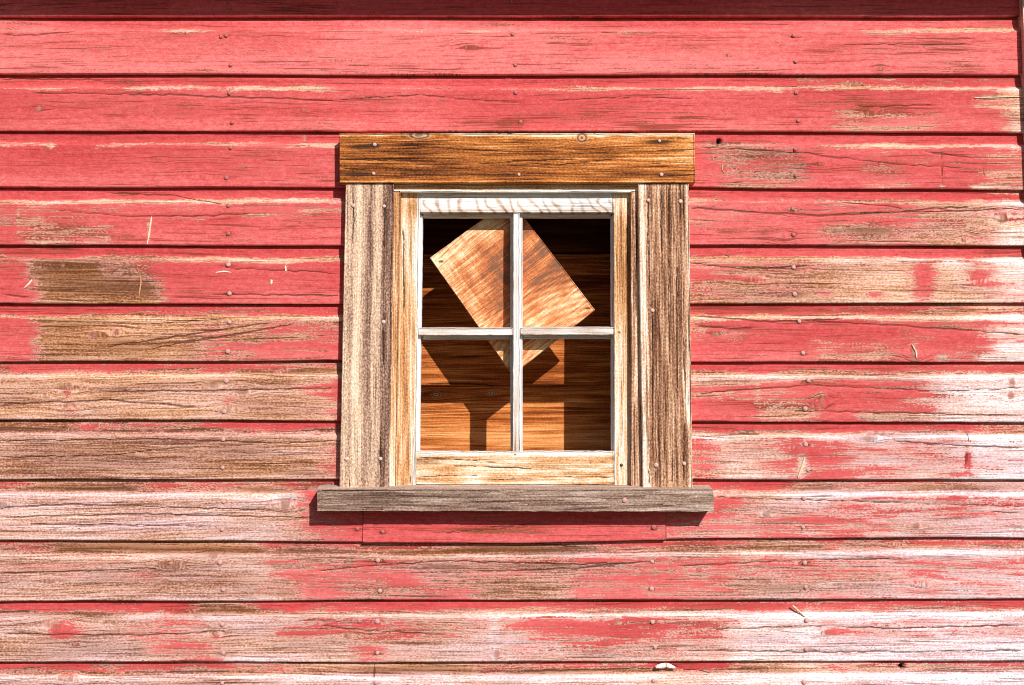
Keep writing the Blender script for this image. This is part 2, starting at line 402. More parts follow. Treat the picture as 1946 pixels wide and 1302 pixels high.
DIRT = [  # x, y, rx, ry, strength
 (75,130,65,12,.42),(150,112,60,20,.22),(380,135,30,6,.5),(350,62,60,5,.3),(190,68,160,7,.25),(1780,95,130,16,.33),(1600,100,60,10,.2),(1840,125,25,3,.5),(893,90,22,8,.42),(590,97,24,6,.35),(1673,130,12,8,.5),(1385,105,14,6,.4),
 (350,212,50,18,.4),(90,155,70,6,.4),(120,195,120,10,.2),(940,233,110,15,.48),(1090,228,80,16,.28),(1240,240,70,10,.5),(1630,208,30,18,.5),(1730,210,70,14,.45),(1860,218,40,4,.3),(700,190,60,5,.3),(820,192,70,5,.3),
 (350,300,120,16,.15),(230,350,120,8,.2),(1430,300,70,26,.48),(1470,335,60,14,.35),(1700,270,160,6,.35),(1680,325,60,18,.35),(1400,262,20,5,.2),
 (110,445,90,18,.55),(240,455,60,8,.3),(240,368,40,5,.35),(450,455,60,7,.22),(1360,395,50,14,.35),(1450,440,20,12,.3),(1650,438,60,16,.5),(1820,425,60,28,.35),(1380,440,30,10,.3),
 (150,535,90,24,.55),(230,515,70,30,.35),(280,530,18,34,.3),(350,555,110,14,.22),(470,560,120,10,.2),(90,480,80,5,.35),(1470,510,60,5,.6),(1470,557,70,8,.5),(1380,540,50,22,.22),(1650,560,120,8,.15),
 (200,590,180,5,.35),(220,655,100,16,.33),(400,678,160,6,.35),(1420,588,180,6,.5),(1700,590,180,7,.45),(1620,650,60,22,.25),
 (90,700,200,5,.3),(560,705,160,8,.4),(180,722,150,5,.25),(420,726,22,6,.5),(250,790,200,8,.25),(560,785,80,12,.2),(1480,770,70,14,.4),(1600,800,160,4,.2),
 (240,822,220,8,.3),(300,880,300,14,.22),(130,850,120,20,.15),(1400,900,90,10,.25),
 (180,928,220,10,.38),(480,934,100,6,.45),(560,920,60,4,.4),(1850,925,120,8,.4),(1500,925,120,6,.3),(940,1008,130,7,.85),(1040,998,70,4,.55),
 (300,1045,200,9,.42),(80,1038,60,3,.2),(980,1042,110,7,.80),(760,1040,90,6,.5),(560,1042,100,6,.3),(900,1075,160,12,.42),(1040,1075,80,10,.40),(760,1118,90,10,.45),(900,1118,60,8,.3),(1320,1036,90,5,.3),(1500,1118,70,7,.5),(1380,1112,60,8,.35),
 (150,1168,160,6,.45),(440,1165,90,10,.55),(620,1172,60,5,.4),(1380,1152,120,5,.4),(150,1230,90,22,.2),(1180,1235,120,14,.2),
 (700,1272,130,7,.25),(1150,1275,120,6,.35),
]
BARE = [ # paint scratched away (negative paint)
 (283,438,5,26,.75),(35,420,3,25,.35),(95,278,8,9,.7),(425,515,30,3,.6),(516,536,5,6,.8),(545,510,6,10,.6),(600,516,30,4,.4),(590,400,50,4,.45),(350,62,26,5,.6),(610,308,34,14,.32),(455,315,18,3,.4),(578,262,5,8,.8),
 (1420,355,50,3,.6),(1790,354,10,5,.8),(1858,355,22,5,.9),(1900,183,50,5,.6),(1830,202,60,4,.5),(1900,205,40,3,.5),(1440,428,14,8,.4),(1366,372,10,8,.5),
 (1525,885,9,24,.9),(1655,678,12,6,.5),(1790,680,12,6,.9),(1872,680,22,6,.9),(1738,668,8,18,.6),(1500,790,45,5,.8),(1640,790,30,4,.7),(1740,790,80,4,.6),
 (1400,858,40,18,.2),(1456,977,14,6,.6),(1560,735,14,10,.2),(1562,762,6,16,.4),(1440,745,5,20,.4),(1360,728,60,4,.5),
 (940,1200,10,40,.35),(1665,835,16,8,.4),(1690,150,10,3,.5)]
REPAINT = [(128,748,9,8,.8),(135,778,14,10,.6),(432,762,8,12,.6),(449,757,10,10,.4),(600,735,60,6,.4),(620,750,50,4,.4),(1755,535,22,26,.6),(1860,523,20,8,.5),
 (175,640,8,6,.6),(218,632,8,7,.6),(155,818,30,6,.3),(1560,660,180,18,.2),(120,1204,26,10,.7),(143,1224,10,5,.6),(413,1205,14,6,.6),(280,1093,28,7,.5),(1095,577,20,6,.3),
 (1470,690,200,12,.15),(320,1215,50,16,.3),(1180,1200,60,14,.3),(1565,1222,14,5,.6),(1590,1200,20,5,.6),(1840,870,6,20,.8),(1923,727,5,7,.7),(1922,751,5,7,.7),(1662,560,20,6,.7),(1570,558,20,8,.6)]
KNOTS = [(74,206,9,8),(300,210,6,6),(578,209,7,6),(91,282,7,9),(302,303,8,6),(463,318,7,4),(385,335,5,4),(178,637,9,7),(219,632,8,7),(127,738,12,11),(87,752,9,6),(133,772,10,8),(405,733,12,6),(460,743,10,10),(432,775,9,8),
 (145,812,9,6),(180,805,9,7),(257,862,10,7),(478,855,5,4),(320,768,7,4),(5,960,10,8),(545,958,13,12),(406,1055,8,8),(316,1072,10,8),(333,1075,8,6),(92,1105,7,5),(110,1190,14,11),(143,1224,8,5),(410,1205,7,5),(131,1289,9,8),
 (1375,322,8,10),(1560,312,7,6),(1376,638,0.1,0.1),(1360,634,12,8),(1433,530,9,6),(1862,537,12,8),(1724,629,13,9),(1738,668,8,16),(1562,763,6,15),(1923,727,6,10),(1922,751,6,9),(1512,849,10,6),(1655,833,12,8),(1456,977,8,6),(1740,999,8,6),
 (1701,1034,7,6),(1717,1057,6,5),(1331,1082,8,5),(1755,1110,8,8),(1172,1182,12,8),(1152,1220,8,7),(1573,1200,12,4),(723,1103,7,7),(662,1208,9,6),(943,1245,6,9),(590,97,9,4),(893,91,12,8),(1380,104,8,4),(1672,130,8,7),(1626,157,12,10),(966,150,7,6),(925,185,5,4),(850,190,14,3),
 (1477,378,6,5),(1437,378,6,5),(1556,381,8,6),(1507,400,5,8),(1660,420,6,6),(1904,414,12,12),(1490,450,7,9),(120,505,20,5),(1130,192,6,4),(1655,215,10,8),(1832,455,5,8),(1585,590,6,4),(1343,1291,1,1)]
CRACKS = [
 [(60,176),(300,180),(440,185),(640,190)],[(0,150),(200,152)],[(430,388),(330,372),(200,366)],[(90,398),(250,412),(400,410),(480,405)],[(640,190),(800,180),(900,190),(1000,196)],[(1040,192),(1180,184),(1320,188)],
 [(0,68),(60,66),(140,60)],[(1130,60),(1180,62)],[(1485,67),(1530,72)],[(1600,84),(1850,84)],[(1780,199),(1640,203),(1620,198)],[(1852,184),(1940,184)],[(1330,280),(1520,290),(1700,312),(1830,318)],[(1760,288),(1850,300)],[(1790,290),(1790,352)],[(1870,310),(1871,352)],
 [(1310,395),(1450,404),(1560,410),(1700,404),(1850,400),(1946,396)],[(1600,385),(1690,392),(1720,400),(1850,392)],[(1310,500),(1420,512),(1540,505)],
 [(0,560),(60,565)],[(420,509),(540,514),(640,520)],[(400,560),(640,562)],[(1315,749),(1420,741),(1540,732),(1640,736),(1780,744),(1880,741),(1946,736)],[(1500,780),(1750,786),(1946,790)],
 [(1320,830),(1450,824)],[(1700,838),(1800,846),(1946,852)],[(1837,815),(1842,845)],[(1840,855),(1834,890)],[(1835,860),(1833,900)],[(1310,945),(1500,948),(1700,956),(1946,962)],[(1880,972),(1946,976)],
 [(0,870),(200,866),(330,852),(640,838)],[(0,838),(300,835),(520,842)],[(0,966),(120,958),(320,964),(520,970)],[(0,984),(260,976),(600,985)],[(60,996),(420,1000)],[(0,1090),(160,1086),(300,1080)],
 [(600,1085),(720,1075),(860,1066),(1100,1073),(1240,1068)],[(640,1068),(780,1070)],[(900,1086),(1100,1080),(1180,1072)],[(820,1014),(930,1004),(1010,994)],[(860,1012),(1010,1000)],
 [(362,1263),(364,1282)],[(1242,1270),(1250,1262),(1280,1264),(1300,1272),(1360,1278)],[(480,1268),(481,1285)],[(712,1265),(710,1290)],[(900,1278),(1050,1274),(1240,1270)],
 [(1290,1075),(1500,1066),(1700,1062)],[(600,1188),(720,1200),(850,1206)],[(1350,1196),(1520,1190),(1700,1194),(1946,1188)],[(1300,1236),(1600,1240),(1946,1236)],
 [(1500,1145),(1505,1155),(1530,1175)],[(0,770),(200,760),(380,775)],[(200,745),(420,742),(640,738)],[(1320,600),(1460,612),(1600,606)],[(1315,618),(1400,626),(1440,622)],[(1526,610),(1700,618),(1946,636)],
 [(70,610),(300,616),(430,606)],[(200,660),(330,640),(520,612)],[(280,664),(420,640),(560,615)],[(230,655),(350,650),(470,632)],[(0,1204),(260,1208),(420,1200)],[(540,1175),(700,1186)],[(1015,1032),(1100,1040)],[(265,520),(262,570)],[(60,500),(72,512),(45,548)]]
HOLES = [(1366,268,3.6),(1714,1266,4.2)]

def board_attrs(i, px, py, s, X, Z, seed):
    w = WEAR[min(max(i, 0), 12)]
    band = {}
    c, r, u, l = (seg(w[q] if w[q].count('@') > 1 or ' ' in w[q] else w[q]+' '+w[q].split('@')[0], px) for q in 'crul')
    jit = (vnoise(px/9, py/5+i*9, 3)-.5)*.035 + (vnoise(px/60, py/20+i*9, 4)-.5)*.05
    ss = s + jit
    # blends between the bands (s = 0 at the top of the exposed face)
    paint = (c - .35*sstep(.09, .19, ss)*(i >= 7)*(c > 0))*(1-sstep(.165, .225, ss)) + r*sstep(.165, .225, ss)*(1-sstep(.245, .325+.04*(i >= 7), ss)) \
        + u*sstep(.245, .325+.04*(i >= 7), ss)*(1-sstep(.56, .72, ss)) + l*sstep(.56, .72, ss)
    if i == 0: paint = paint*0+1
    if i >= 8: paint = paint*(1-.20*sstep(.30, .38, s)*(1-np.exp(-((px-930)/340)**4)*(i == 9)))+.03*(paint > 0)
    paint = paint + (fbm(px/70, py/11, 21+i, 4)-.5)*.85*sstep(.02, .2, paint)*sstep(1.02, .85, paint)
    paint = paint + .02 + .16*sstep(.86, 1., paint) - blobs(px, py, BARE) + blobs(px, py, REPAINT)
    tt = w['t']; tone = seg(tt if ' ' in tt else tt+' '+tt.split('@')[0], px, 60)
    tone = np.minimum(tone, .86 + .12*sstep(1350, 1750, px)) + .015*(i >= 6)*sstep(900, 500, px)
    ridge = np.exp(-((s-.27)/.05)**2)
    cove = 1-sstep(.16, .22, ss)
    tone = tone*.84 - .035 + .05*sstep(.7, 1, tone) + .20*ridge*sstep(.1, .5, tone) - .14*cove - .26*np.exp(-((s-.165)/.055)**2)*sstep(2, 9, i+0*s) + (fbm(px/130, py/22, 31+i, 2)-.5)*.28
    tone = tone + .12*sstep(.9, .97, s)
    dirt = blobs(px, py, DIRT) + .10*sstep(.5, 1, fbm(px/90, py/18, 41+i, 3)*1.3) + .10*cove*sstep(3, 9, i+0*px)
    warm = np.clip(.98 - .62*sstep(5.5, 9.5, i+0*px) - .45*sstep(1300, 1900, px)*sstep(2, 8, i+0*px) + .35*cove + (fbm(px/160, py/20, 51+i, 2)-.5)*.9, 0, 1)
    rowf = {0: .1, 1: .75, 2: .38, 3: .30, 4: .34, 5: .30, 6: .28}.get(i, .22)
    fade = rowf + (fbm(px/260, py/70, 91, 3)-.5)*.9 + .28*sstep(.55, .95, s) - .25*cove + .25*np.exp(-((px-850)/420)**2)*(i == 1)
    dirt = dirt + .30*sstep(.50, .72, fbm(px/120, py/22, 44+i, 3))
    return paint, tone, dirt, warm, np.clip(fade, 0, 1)

NAILS = [(430,68),(438,124),(436,177),(441,233),(438,281),(430,338),(434,391),(434,444),(434,503),(436,558),(436,612),(433,668),(430,724),(426,782),(424,835),(423,889),(425,954),(422,1006),(418,1069),(424,1121),(422,1187),(424,1241),(422,1298),
 (974,65),(979,124),(980,176),(989,232),(679,1005),(727,1011),(718,1065),(722,1123),(717,1181),(717,1241),(714,1297),(1242,1002),(1239,1067),(1238,1119),(1240,1182),(1245,1230),(1242,1294),
 (1508,68),(1512,117),(1513,176),(1517,230),(1511,284),(1512,334),(1507,397),(1508,446),(1508,508),(1510,559),(1519,611),(1526,671),(1536,723),(1530,777),(1531,845),(1535,893),(1528,947),(1526,1002),(1529,1070),(1531,1116),(1533,1179),(1532,1234),(1528,1296),(420,70),(436,14),(972,3)]
for (x, y) in NAILS:
    DIRT.append((x, y+.5, 6.5, 5.5, .5))
    if y > 500: DIRT.append((x, y+1, 15, 3.5, .5))
    elif y > 480: DIRT.append((x, y+1, 12, 3, .4))

def nail_mesh(name, r, h, mat):
    V = [(0, -h, 0)]; F = []; n = 12
    for rr, hh in ((r*.6, h*.92), (r*.92, h*.6), (r, 0), (r, -.003)):
        for q in range(n):
            a = 2*math.pi*q/n
            V.append((rr*math.cos(a), -hh, rr*math.sin(a)))
    for q in range(n):
        F.append((0, 1+(q+1) % n, 1+q))
        for k in range(3):
            a = 1+k*n
            F.append((a+q, a+(q+1) % n, a+n+(q+1) % n, a+n+q))
    me = bpy.data.meshes.new(name); me.from_pydata(V, [], F); me.materials.append(mat)
    me.polygons.foreach_set('use_smooth', [True]*len(me.polygons)); me.update()
    return me
NM = {k: nail_mesh('nail', .0054, .0024, M['nail_'+k]) for k in ('red', 'bare', 'dark', 'pale')}
def nail(px, py, y, parent, kind='bare', sc=1.0):
    o = bpy.data.objects.new('nail', NM[kind])
    x, z = P(px, py, y)
    link(o, parent, (float(x), y, float(z)))
    sc *= random.uniform(.85, 1.1)
    o.scale = (sc, 1, sc)
    o.rotation_euler = (random.uniform(-.12, .12), 0, random.uniform(-.12, .12))
    return o
random.seed(4)

XR = float(P(1950, 100, 0)[0])     # right end of the siding, under the corner board
XL = -3.2
ROWBOARDS = {}
def siding_board(i, x0, x1, dy=0.0, dz=0.0, dense=True, seed=0):
    if dense:
        a = max(x0, -1.42); b = min(x1, 1.30)
        xs = np.arange(a, b, .0042); xs = np.append(xs, b)
        if x0 < a: xs = np.concatenate([np.arange(x0, a, .06), xs])
        if x1 > b: xs = np.concatenate([xs, np.arange(b+.06, x1, .06), [x1]])
        nf = 58
    else:
        xs = np.append(np.arange(x0, x1, .05), x1); nf = 14
    zb = row_z(i, xs)+dz; zt = row_z(i-1, xs)
    E = zt - zb
    # front profile from bottom lip to above the overlap (t = fraction of exposure)
    t = np.concatenate([np.linspace(.012, .73, int(nf*.72)), np.linspace(.745, 1.08, nf-int(nf*.72)+4)])
    def prof(t):
        q = np.clip((t-.752)/.15, 0, 1)
        return .0095*np.sqrt(np.clip(1-(1-q)**2, 0, 1)) + .0040*sstep(.950, .985, t)
    T, XX = np.meshgrid(t, xs)
    Z = zb[:, None] + T*E[:, None]
    Y = np.broadcast_to(prof(t), T.shape).copy() + dy
    Y += (vnoise(XX*4, Z*9, 60+i)-.5)*.0016
    px, py = proj(XX, Y, Z)
    s = 1-T
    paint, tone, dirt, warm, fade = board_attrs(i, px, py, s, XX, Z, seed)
    rr = random.Random(i*31+seed)
    v = Z + 3.0*i + rr.random()
    # gentle arches of the figure
    v = v + .012*(fbm(XX*1.6, Z*5, 70+i, 2)-.5)*2
    inr = [k for k in KNOTS]
    gv, kn, lift = knots_field(px, py, inr, v, 1)
    cr = cracks_field(px, py, CRACKS)
    Y -= lift; Y += cr*.0016
    hole = np.zeros(px.shape)
    for (hx, hy, hr) in HOLES:
        hole = np.maximum(hole, sstep(hr+2.2, hr-.2, np.hypot(px-hx, py-hy)))
    Y += hole*.012
    nx, nt = T.shape
    front = np.stack([XX, Y, Z], -1).reshape(-1, 3)
    F = grid_faces(nx, nt)
    # underside lip and back: three more lines of vertices
    extra = []
    for (tt, yy) in ((0.0, .0015), (0.0, .0165), (1.08, .0235)):
        extra.append(np.stack([xs, np.full(nx, yy+dy), zb+tt*E + (0.0012 if yy > .01 and tt == 0 else 0)], -1))
    lip, bk0, bk1 = extra
    n0 = len(front)
    V = np.concatenate([front, lip, bk0, bk1])
    L, B0, B1 = n0, n0+nx, n0+2*nx
    for k in range(nx-1):
        F.append((L+k, L+k+1, (k+1)*nt, k*nt))
        F.append((B0+k, B0+k+1, L+k+1, L+k))
        F.append((B1+k, B1+k+1, B0+k+1, B0+k))
        F.append(((k)*nt+nt-1, (k+1)*nt+nt-1, B1+k+1, B1+k))
    for k, rev in ((0, False), (nx-1, True)):
        loop = [k*nt+j for j in range(nt)] + [B1+k, B0+k, L+k]
        F.append(tuple(loop if rev else loop[::-1]))
    def ext(a, lipv=None):
        a = a.reshape(nx, nt); e = a[:, 0]
        return np.concatenate([a.ravel(), e, e, a[:, -1]])
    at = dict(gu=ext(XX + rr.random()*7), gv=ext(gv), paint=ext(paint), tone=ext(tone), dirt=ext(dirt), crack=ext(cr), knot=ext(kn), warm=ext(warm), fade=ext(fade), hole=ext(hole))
    org = ((x0+x1)/2, 0.0, float(np.mean(zb)))
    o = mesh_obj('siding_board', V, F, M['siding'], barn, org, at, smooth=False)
    # smooth shading on the face only
    sm = np.zeros(len(o.data.polygons), bool); sm[:(nx-1)*(nt-1)] = True
    o.data.polygons.foreach_set('use_smooth', sm)
    ROWBOARDS.setdefault(i, []).append((x0, x1, o))
    return o

xWL = float(P(752, 640, 0)[0]); xWR = float(P(1214, 640, 0)[0])
for i in range(-2, 19):
    dense = 0 <= i <= 12
    if 3 <= i <= 8:
        siding_board(i, XL, xWL, seed=1); siding_board(i, xWR, XR, seed=2)
    elif i == 9:
        j1 = float(P(690, 1000, 0)[0]); j2 = float(P(1265.5, 1000, 0)[0])
        siding_board(i, XL, j1-.0008, seed=1)
        siding_board(i, j1+.0008, j2, dy=-.0035, dz=-.0015, seed=3)
        siding_board(i, j2+.001, XR, seed=2)
    else:
        siding_board(i, XL, XR, dense=dense, seed=i)
for (x, y) in NAILS:
    X = float(P(x, y, 0)[0])
    for i in range(0, 13):
        zb = float(row_z(i, np.array([X]))[0]); zt = float(row_z(i-1, np.array([X]))[0])
        Z = float(P(x, y, 0)[1])
        if zb < Z <= zt:
            for (a, b, o) in ROWBOARDS[i]:
                if a <= X <= b:
                    dy = -.0035 if (i == 9 and 690 < x < 1265) else 0
                    nail(x, y, dy-.0003, o, 'red' if y < 500 or (y > 990 and y < 1015 and x > 600 and x < 1300) else 'bare', .95)

# slivers of wood standing proud of the boards, and torn chips
def sliver(pts, w, h, row_hint, tone=.85):
    """pts: surveyed centre line; a tapered raised sliver"""
    P3 = [P(x, y, -.0006) for x, y in pts]
    c = np.array([(float(a), float(b)) for a, b in P3]); n = 9
    tt = np.linspace(0, 1, n); seglen = np.linspace(0, 1, len(c))
    cx = np.interp(tt, seglen, c[:, 0]); cz = np.interp(tt, seglen, c[:, 1])
    d = np.stack([np.gradient(cx), np.gradient(cz)], -1); d /= np.linalg.norm(d, axis=1)[:, None]
    nrm = np.stack([-d[:, 1], d[:, 0]], -1)
    ww = w*np.sin(np.clip(tt*.86+.12, 0, 1)*math.pi)**.6*(.8+.4*np.random.RandomState(int(pts[0][0])).rand(n))
    V = []; F = []
    for k in range(n):
        for off, hh in ((-1, .001), (-.35, -h), (.5, -h*.8), (1, .001)):
            V.append((cx[k]+nrm[k, 0]*ww[k]*off, hh, cz[k]+nrm[k, 1]*ww[k]*off))
    for k in range(n-1):
        for j in range(3): F.append((k*4+j, k*4+j+1, k*4+j+5, k*4+j+4))
    F.append((0, 1, 2, 3)); F.append((n*4-1, n*4-2, n*4-3, n*4-4))
    X, Z = c.mean(0)
    for i in range(0, 13):
        zb = float(row_z(i, np.array([X]))[0]); zt = float(row_z(i-1, np.array([X]))[0])
        if zb < Z <= zt:
            for (a, b, o) in ROWBOARDS[i]:
                if a <= X <= b:
                    V = np.array(V); N = len(V)
                    at = dict(gu=V[:, 2]*1.0, gv=V[:, 0]*1.0, tone=np.full(N, tone), dirt=np.zeros(N), crack=np.zeros(N), knot=np.zeros(N))
                    mesh_obj('splinter', V, F, M['honey'], o, (float(X), 0, float(Z)), at)
for pts, w, h, tone in (([(288, 412), (284, 440), (280, 464)], .0026, .0022, .8), ([(263, 514), (268, 535), (263, 569)], .0020, .0018, .45),
        ([(62, 530), (54, 540), (44, 549)], .0028, .002, .85), ([(1529, 868), (1524, 888), (1516, 908)], .0048, .003, .7),
        ([(1733, 655), (1740, 668), (1742, 682)], .0036, .003, .8), ([(1852, 186), (1890, 185), (1938, 184)], .0022, .0025, .9),
        ([(410, 518), (425, 516), (440, 518)], .0022, .0015, .95), ([(1246, 1268), (1266, 1265), (1284, 1269)], .0055, .004, .95),
        ([(1506, 1150), (1516, 1160), (1530, 1172)], .0022, .002, .8), ([(1372, 312), (1372, 322), (1377, 330)], .0022, .002, .6),
        ([(516, 532), (515, 541)], .0032, .0015, .95), ([(542, 505), (543, 516)], .0026, .0015, .95)):
    sliver(pts, w, h, 0, tone)

# corner board, eave, roof, foundation, sheathing, side wall
def coarse_attr(n, V, tone=.5, paint=1.0):
    V = np.asarray(V)
    return dict(gu=V[:, 0]+V[:, 1], gv=V[:, 2], paint=np.full(n, paint), tone=np.full(n, tone), dirt=np.full(n, .1), crack=np.zeros(n), knot=np.zeros(n), warm=np.full(n, .4), fade=np.full(n, .3), hole=np.zeros(n))
def abox(name, lo, hi, mat, parent, vertical=False, tone=.5, paint=1.0):
    V = np.array([(x, y, z) for x in (lo[0], hi[0]) for y in (lo[1], hi[1]) for z in (lo[2], hi[2])])
    at = coarse_attr(8, V, tone, paint)
    if vertical: at['gu'], at['gv'] = at['gv'], at['gu']
    return box(name, np.array(lo), np.array(hi), mat, parent, attrs=at)
ZE = float(P(973, 31, 0)[1]) + .2550
XCB = float(P(1943.5, 5, -.017)[0])
abox('corner_board', (XCB, -.017, .18), (XCB+.09, .03, ZE-.003), M['siding'], barn, True, .7, .1)
abox('fascia_board', (XL-.2, -.325, ZE), (XCB+.35, -.300, ZE+.14), M['siding'], barn, False, .5, .9)
abox('soffit', (XL-.2, -.299, ZE+.012), (XCB+.35, -.002, ZE+.030), M['siding'], barn, False, .5, .9)
box('sheathing', (XL, .024, .18), (xWL-.01, .04, ZE), M['dark_wood'], barn)
box('sheathing', (xWR+.01, .024, .18), (XR+.03, .04, ZE), M['dark_wood'], barn)
zWT = float(P(973, 352, 0)[1]); zWB = float(P(973, 935, 0)[1])
box('sheathing', (xWL-.0095, .024, zWT+.01), (xWR+.0095, .04, ZE), M['dark_wood'], barn)
box('sheathing', (xWL-.0095, .024, .18), (xWR+.0095, .04, zWB-.01), M['dark_wood'], barn)
box('foundation', (XL-.02, -.03, -.1), (XCB+.1, .2, .17), M['stone'], barn)
# side wall boards and roof slope
k = 0
z = .19
while z < ZE-.1:
    abox('side_board', (XCB+.060, .034, z), (XCB+.080, 4.0, z+.130), M['siding'], barn, False, .6, .7)
    z += .132
V = [(XL-.25, -.34, ZE+.15), (XCB+.40, -.34, ZE+.15), (XCB+.40, 2.2, ZE+1.75), (XL-.25, 2.2, ZE+1.75),
     (XL-.25, 4.7, ZE+.15), (XCB+.40, 4.7, ZE+.15)]
V2 = V + [(a, b, c+.04) for a, b, c in V]
F = [(0, 3, 2, 1), (3, 4, 5, 2), (6, 7, 8, 9), (9, 8, 11, 10), (0, 1, 7, 6), (4, 10, 11, 5), (1, 2, 8, 7), (2, 5, 11, 8), (0, 6, 9, 3), (3, 9, 10, 4)]
mesh_obj('roof', V2, F, M['roof'], barn, (0, 0, ZE))
box('rear_wall', (XL, 4.0, 0.0), (XCB+.08, 4.05, ZE), M['dark_wood'], barn)
box('end_wall', (XL-.03, .03, 0.0), (XL-.001, 4.0, ZE), M['dark_wood'], barn)

# ------------------------------------------------------------------ window
wx, wz = P(973, 925, 0)
WB = (float(wx), -.01, float(wz))
window = thing('window', 'small four-opening wooden window with missing glass and bare weathered casing in the red wall', 'window', WB)

def plank(name, quad, y, th, mat, parent, vertical=False, fn=None, knots=(), cracks=(), du=.0032, dv=.0030, bevel=.0014, rough=.0006, warp=.010, seed=0, rot=None, dirts=(), ys=None, org=None):
    """quad: four surveyed corners TL, TR, BR, BL at depth y; a solid board of thickness th behind them"""
    c = [np.array(P(px, py, y)) for (px, py) in quad]
    TL, TR, BR, BL = [np.array(v, float) for v in c]
    lu = max(np.linalg.norm(TR-TL), np.linalg.norm(BR-BL)); lv = max(np.linalg.norm(BL-TL), np.linalg.norm(BR-TR))
    nu = max(3, int(lu/(dv if vertical else du))+1); nv = max(3, int(lv/(du if vertical else dv))+1)
    bu, bv = bevel/lu, bevel/lv
    A, B = np.meshgrid(np.linspace(bu, 1-bu, nu), np.linspace(bv, 1-bv, nv), indexing='ij')
    def pos(A, B):
        return (TL*(1-A)[..., None]+TR*A[..., None])*(1-B)[..., None] + (BL*(1-A)[..., None]+BR*A[..., None])*B[..., None]
    def wob(p):   # uneven edges
        n1 = (fbm(p[..., 0]*60, p[..., 1]*60, seed+5, 3)-.5)*2*rough
        n2 = (fbm(p[..., 0]*60+9, p[..., 1]*60+4, seed+6, 3)-.5)*2*rough
        return np.stack([n1, n2], -1)
    p = pos(A, B); edge = np.maximum(np.abs(A*2-1), np.abs(B*2-1))
    p = p + wob(p)
    X, Z = p[..., 0], p[..., 1]
    Y = np.full(X.shape, float(y))
    if ys is not None: Y = Y + ys(A, B)
    px, py = proj(X, Y, Z)
    if rot is None:
        gu, gv = (Z, X) if vertical else (X, Z)
    else:
        ca, sa = math.cos(rot), math.sin(rot)
        gu, gv = X*ca+Z*sa, -X*sa+Z*ca
    gu = gu + seed*3.17; gv = gv + seed*1.31
    if vertical:
        gv = gv + warp*(fbm(Z*1.5, X*6, seed+80, 2)-.5)
    else:
        gv = gv + warp*(fbm(X*1.5, Z*6, seed+80, 2)-.5)
    if vertical and rot is None:
        # knots bend the grain sideways
        kk = np.zeros(px.shape); lift = np.zeros(px.shape)
        for (kx, ky, rx, ry) in knots:
            e = ((px-kx)/(rx*1.6))**2 + ((py-ky)/(ry*3.2))**2
            gv = gv - (px-kx)*.0011*np.exp(-e)
            d2 = ((px-kx)/rx)**2+((py-ky)/ry)**2
            kk = np.maximum(kk, np.exp(-d2*.75)); lift += .001*np.exp(-d2)
    else:
        gv, kk, lift = knots_field(px, py, knots, gv, 1)
    cr = cracks_field(px, py, cracks, wob=.9, width=1.5)
    Y = Y - lift + cr*.002 + (fbm(X*30 if vertical else X*6, Z*6 if vertical else Z*30, seed+9, 2)-.5)*.0012
    tone = np.full(px.shape, .5)
    if fn is not None: tone = fn(px, py, A, B)
    dirt = blobs(px, py, dirts)
    front = np.stack([X, Y, Z], -1).reshape(-1, 3)
    F = grid_faces(nu, nv)
    ring = [(i, 0) for i in range(nu)] + [(nu-1, j) for j in range(1, nv)] + [(i, nv-1) for i in range(nu-2, -1, -1)] + [(0, j) for j in range(nv-2, 0, -1)]
    idx = np.array([i*nv+j for i, j in ring]); R = len(idx)
    a = np.array([A[i, j] for i, j in ring]); b = np.array([B[i, j] for i, j in ring])
    a2 = np.where(a <= bu*1.01, 0, np.where(a >= 1-bu*1.01, 1, a)); b2 = np.where(b <= bv*1.01, 0, np.where(b >= 1-bv*1.01, 1, b))
    q = pos(a2, b2); q = q + wob(q)
    dyr = ys(a2, b2) if ys is not None else 0
    ra = np.stack([q[:, 0], np.full(R, y+bevel)+dyr, q[:, 1]], -1)
    rb = np.stack([q[:, 0], np.full(R, y+th), q[:, 1]], -1)
    n0 = len(front); V = np.concatenate([front, ra, rb])
    for k in range(R):
        k2 = (k+1) % R
        F.append((idx[k], n0+k, n0+k2, idx[k2])[::-1]); F.append((n0+k, n0+R+k, n0+R+k2, n0+k2)[::-1])
    F.append(tuple(range(n0+R, n0+2*R)))
    F = [tuple(int(w) for w in f) for f in F]
    def ext(z, add=0.0):
        z = z.ravel(); return np.concatenate([z, z[idx], z[idx]+add])
    at = dict(gu=ext(gu), gv=ext(gv, .02), tone=ext(tone), dirt=ext(dirt), crack=ext(cr), knot=ext(kk), paint=ext(tone*0))
    origin = org if org is not None else (float((TL+BR)[0]/2), y, float(min(BL[1], BR[1])))
    o = mesh_obj(name, V, F, mat, parent, origin, at)
    sm = np.zeros(len(o.data.polygons), bool); sm[:(nu-1)*(nv-1)] = True
    o.data.polygons.foreach_set('use_smooth', sm)
    return o

G = lambda x, c, w: np.exp(-((x-c)/w)**2)
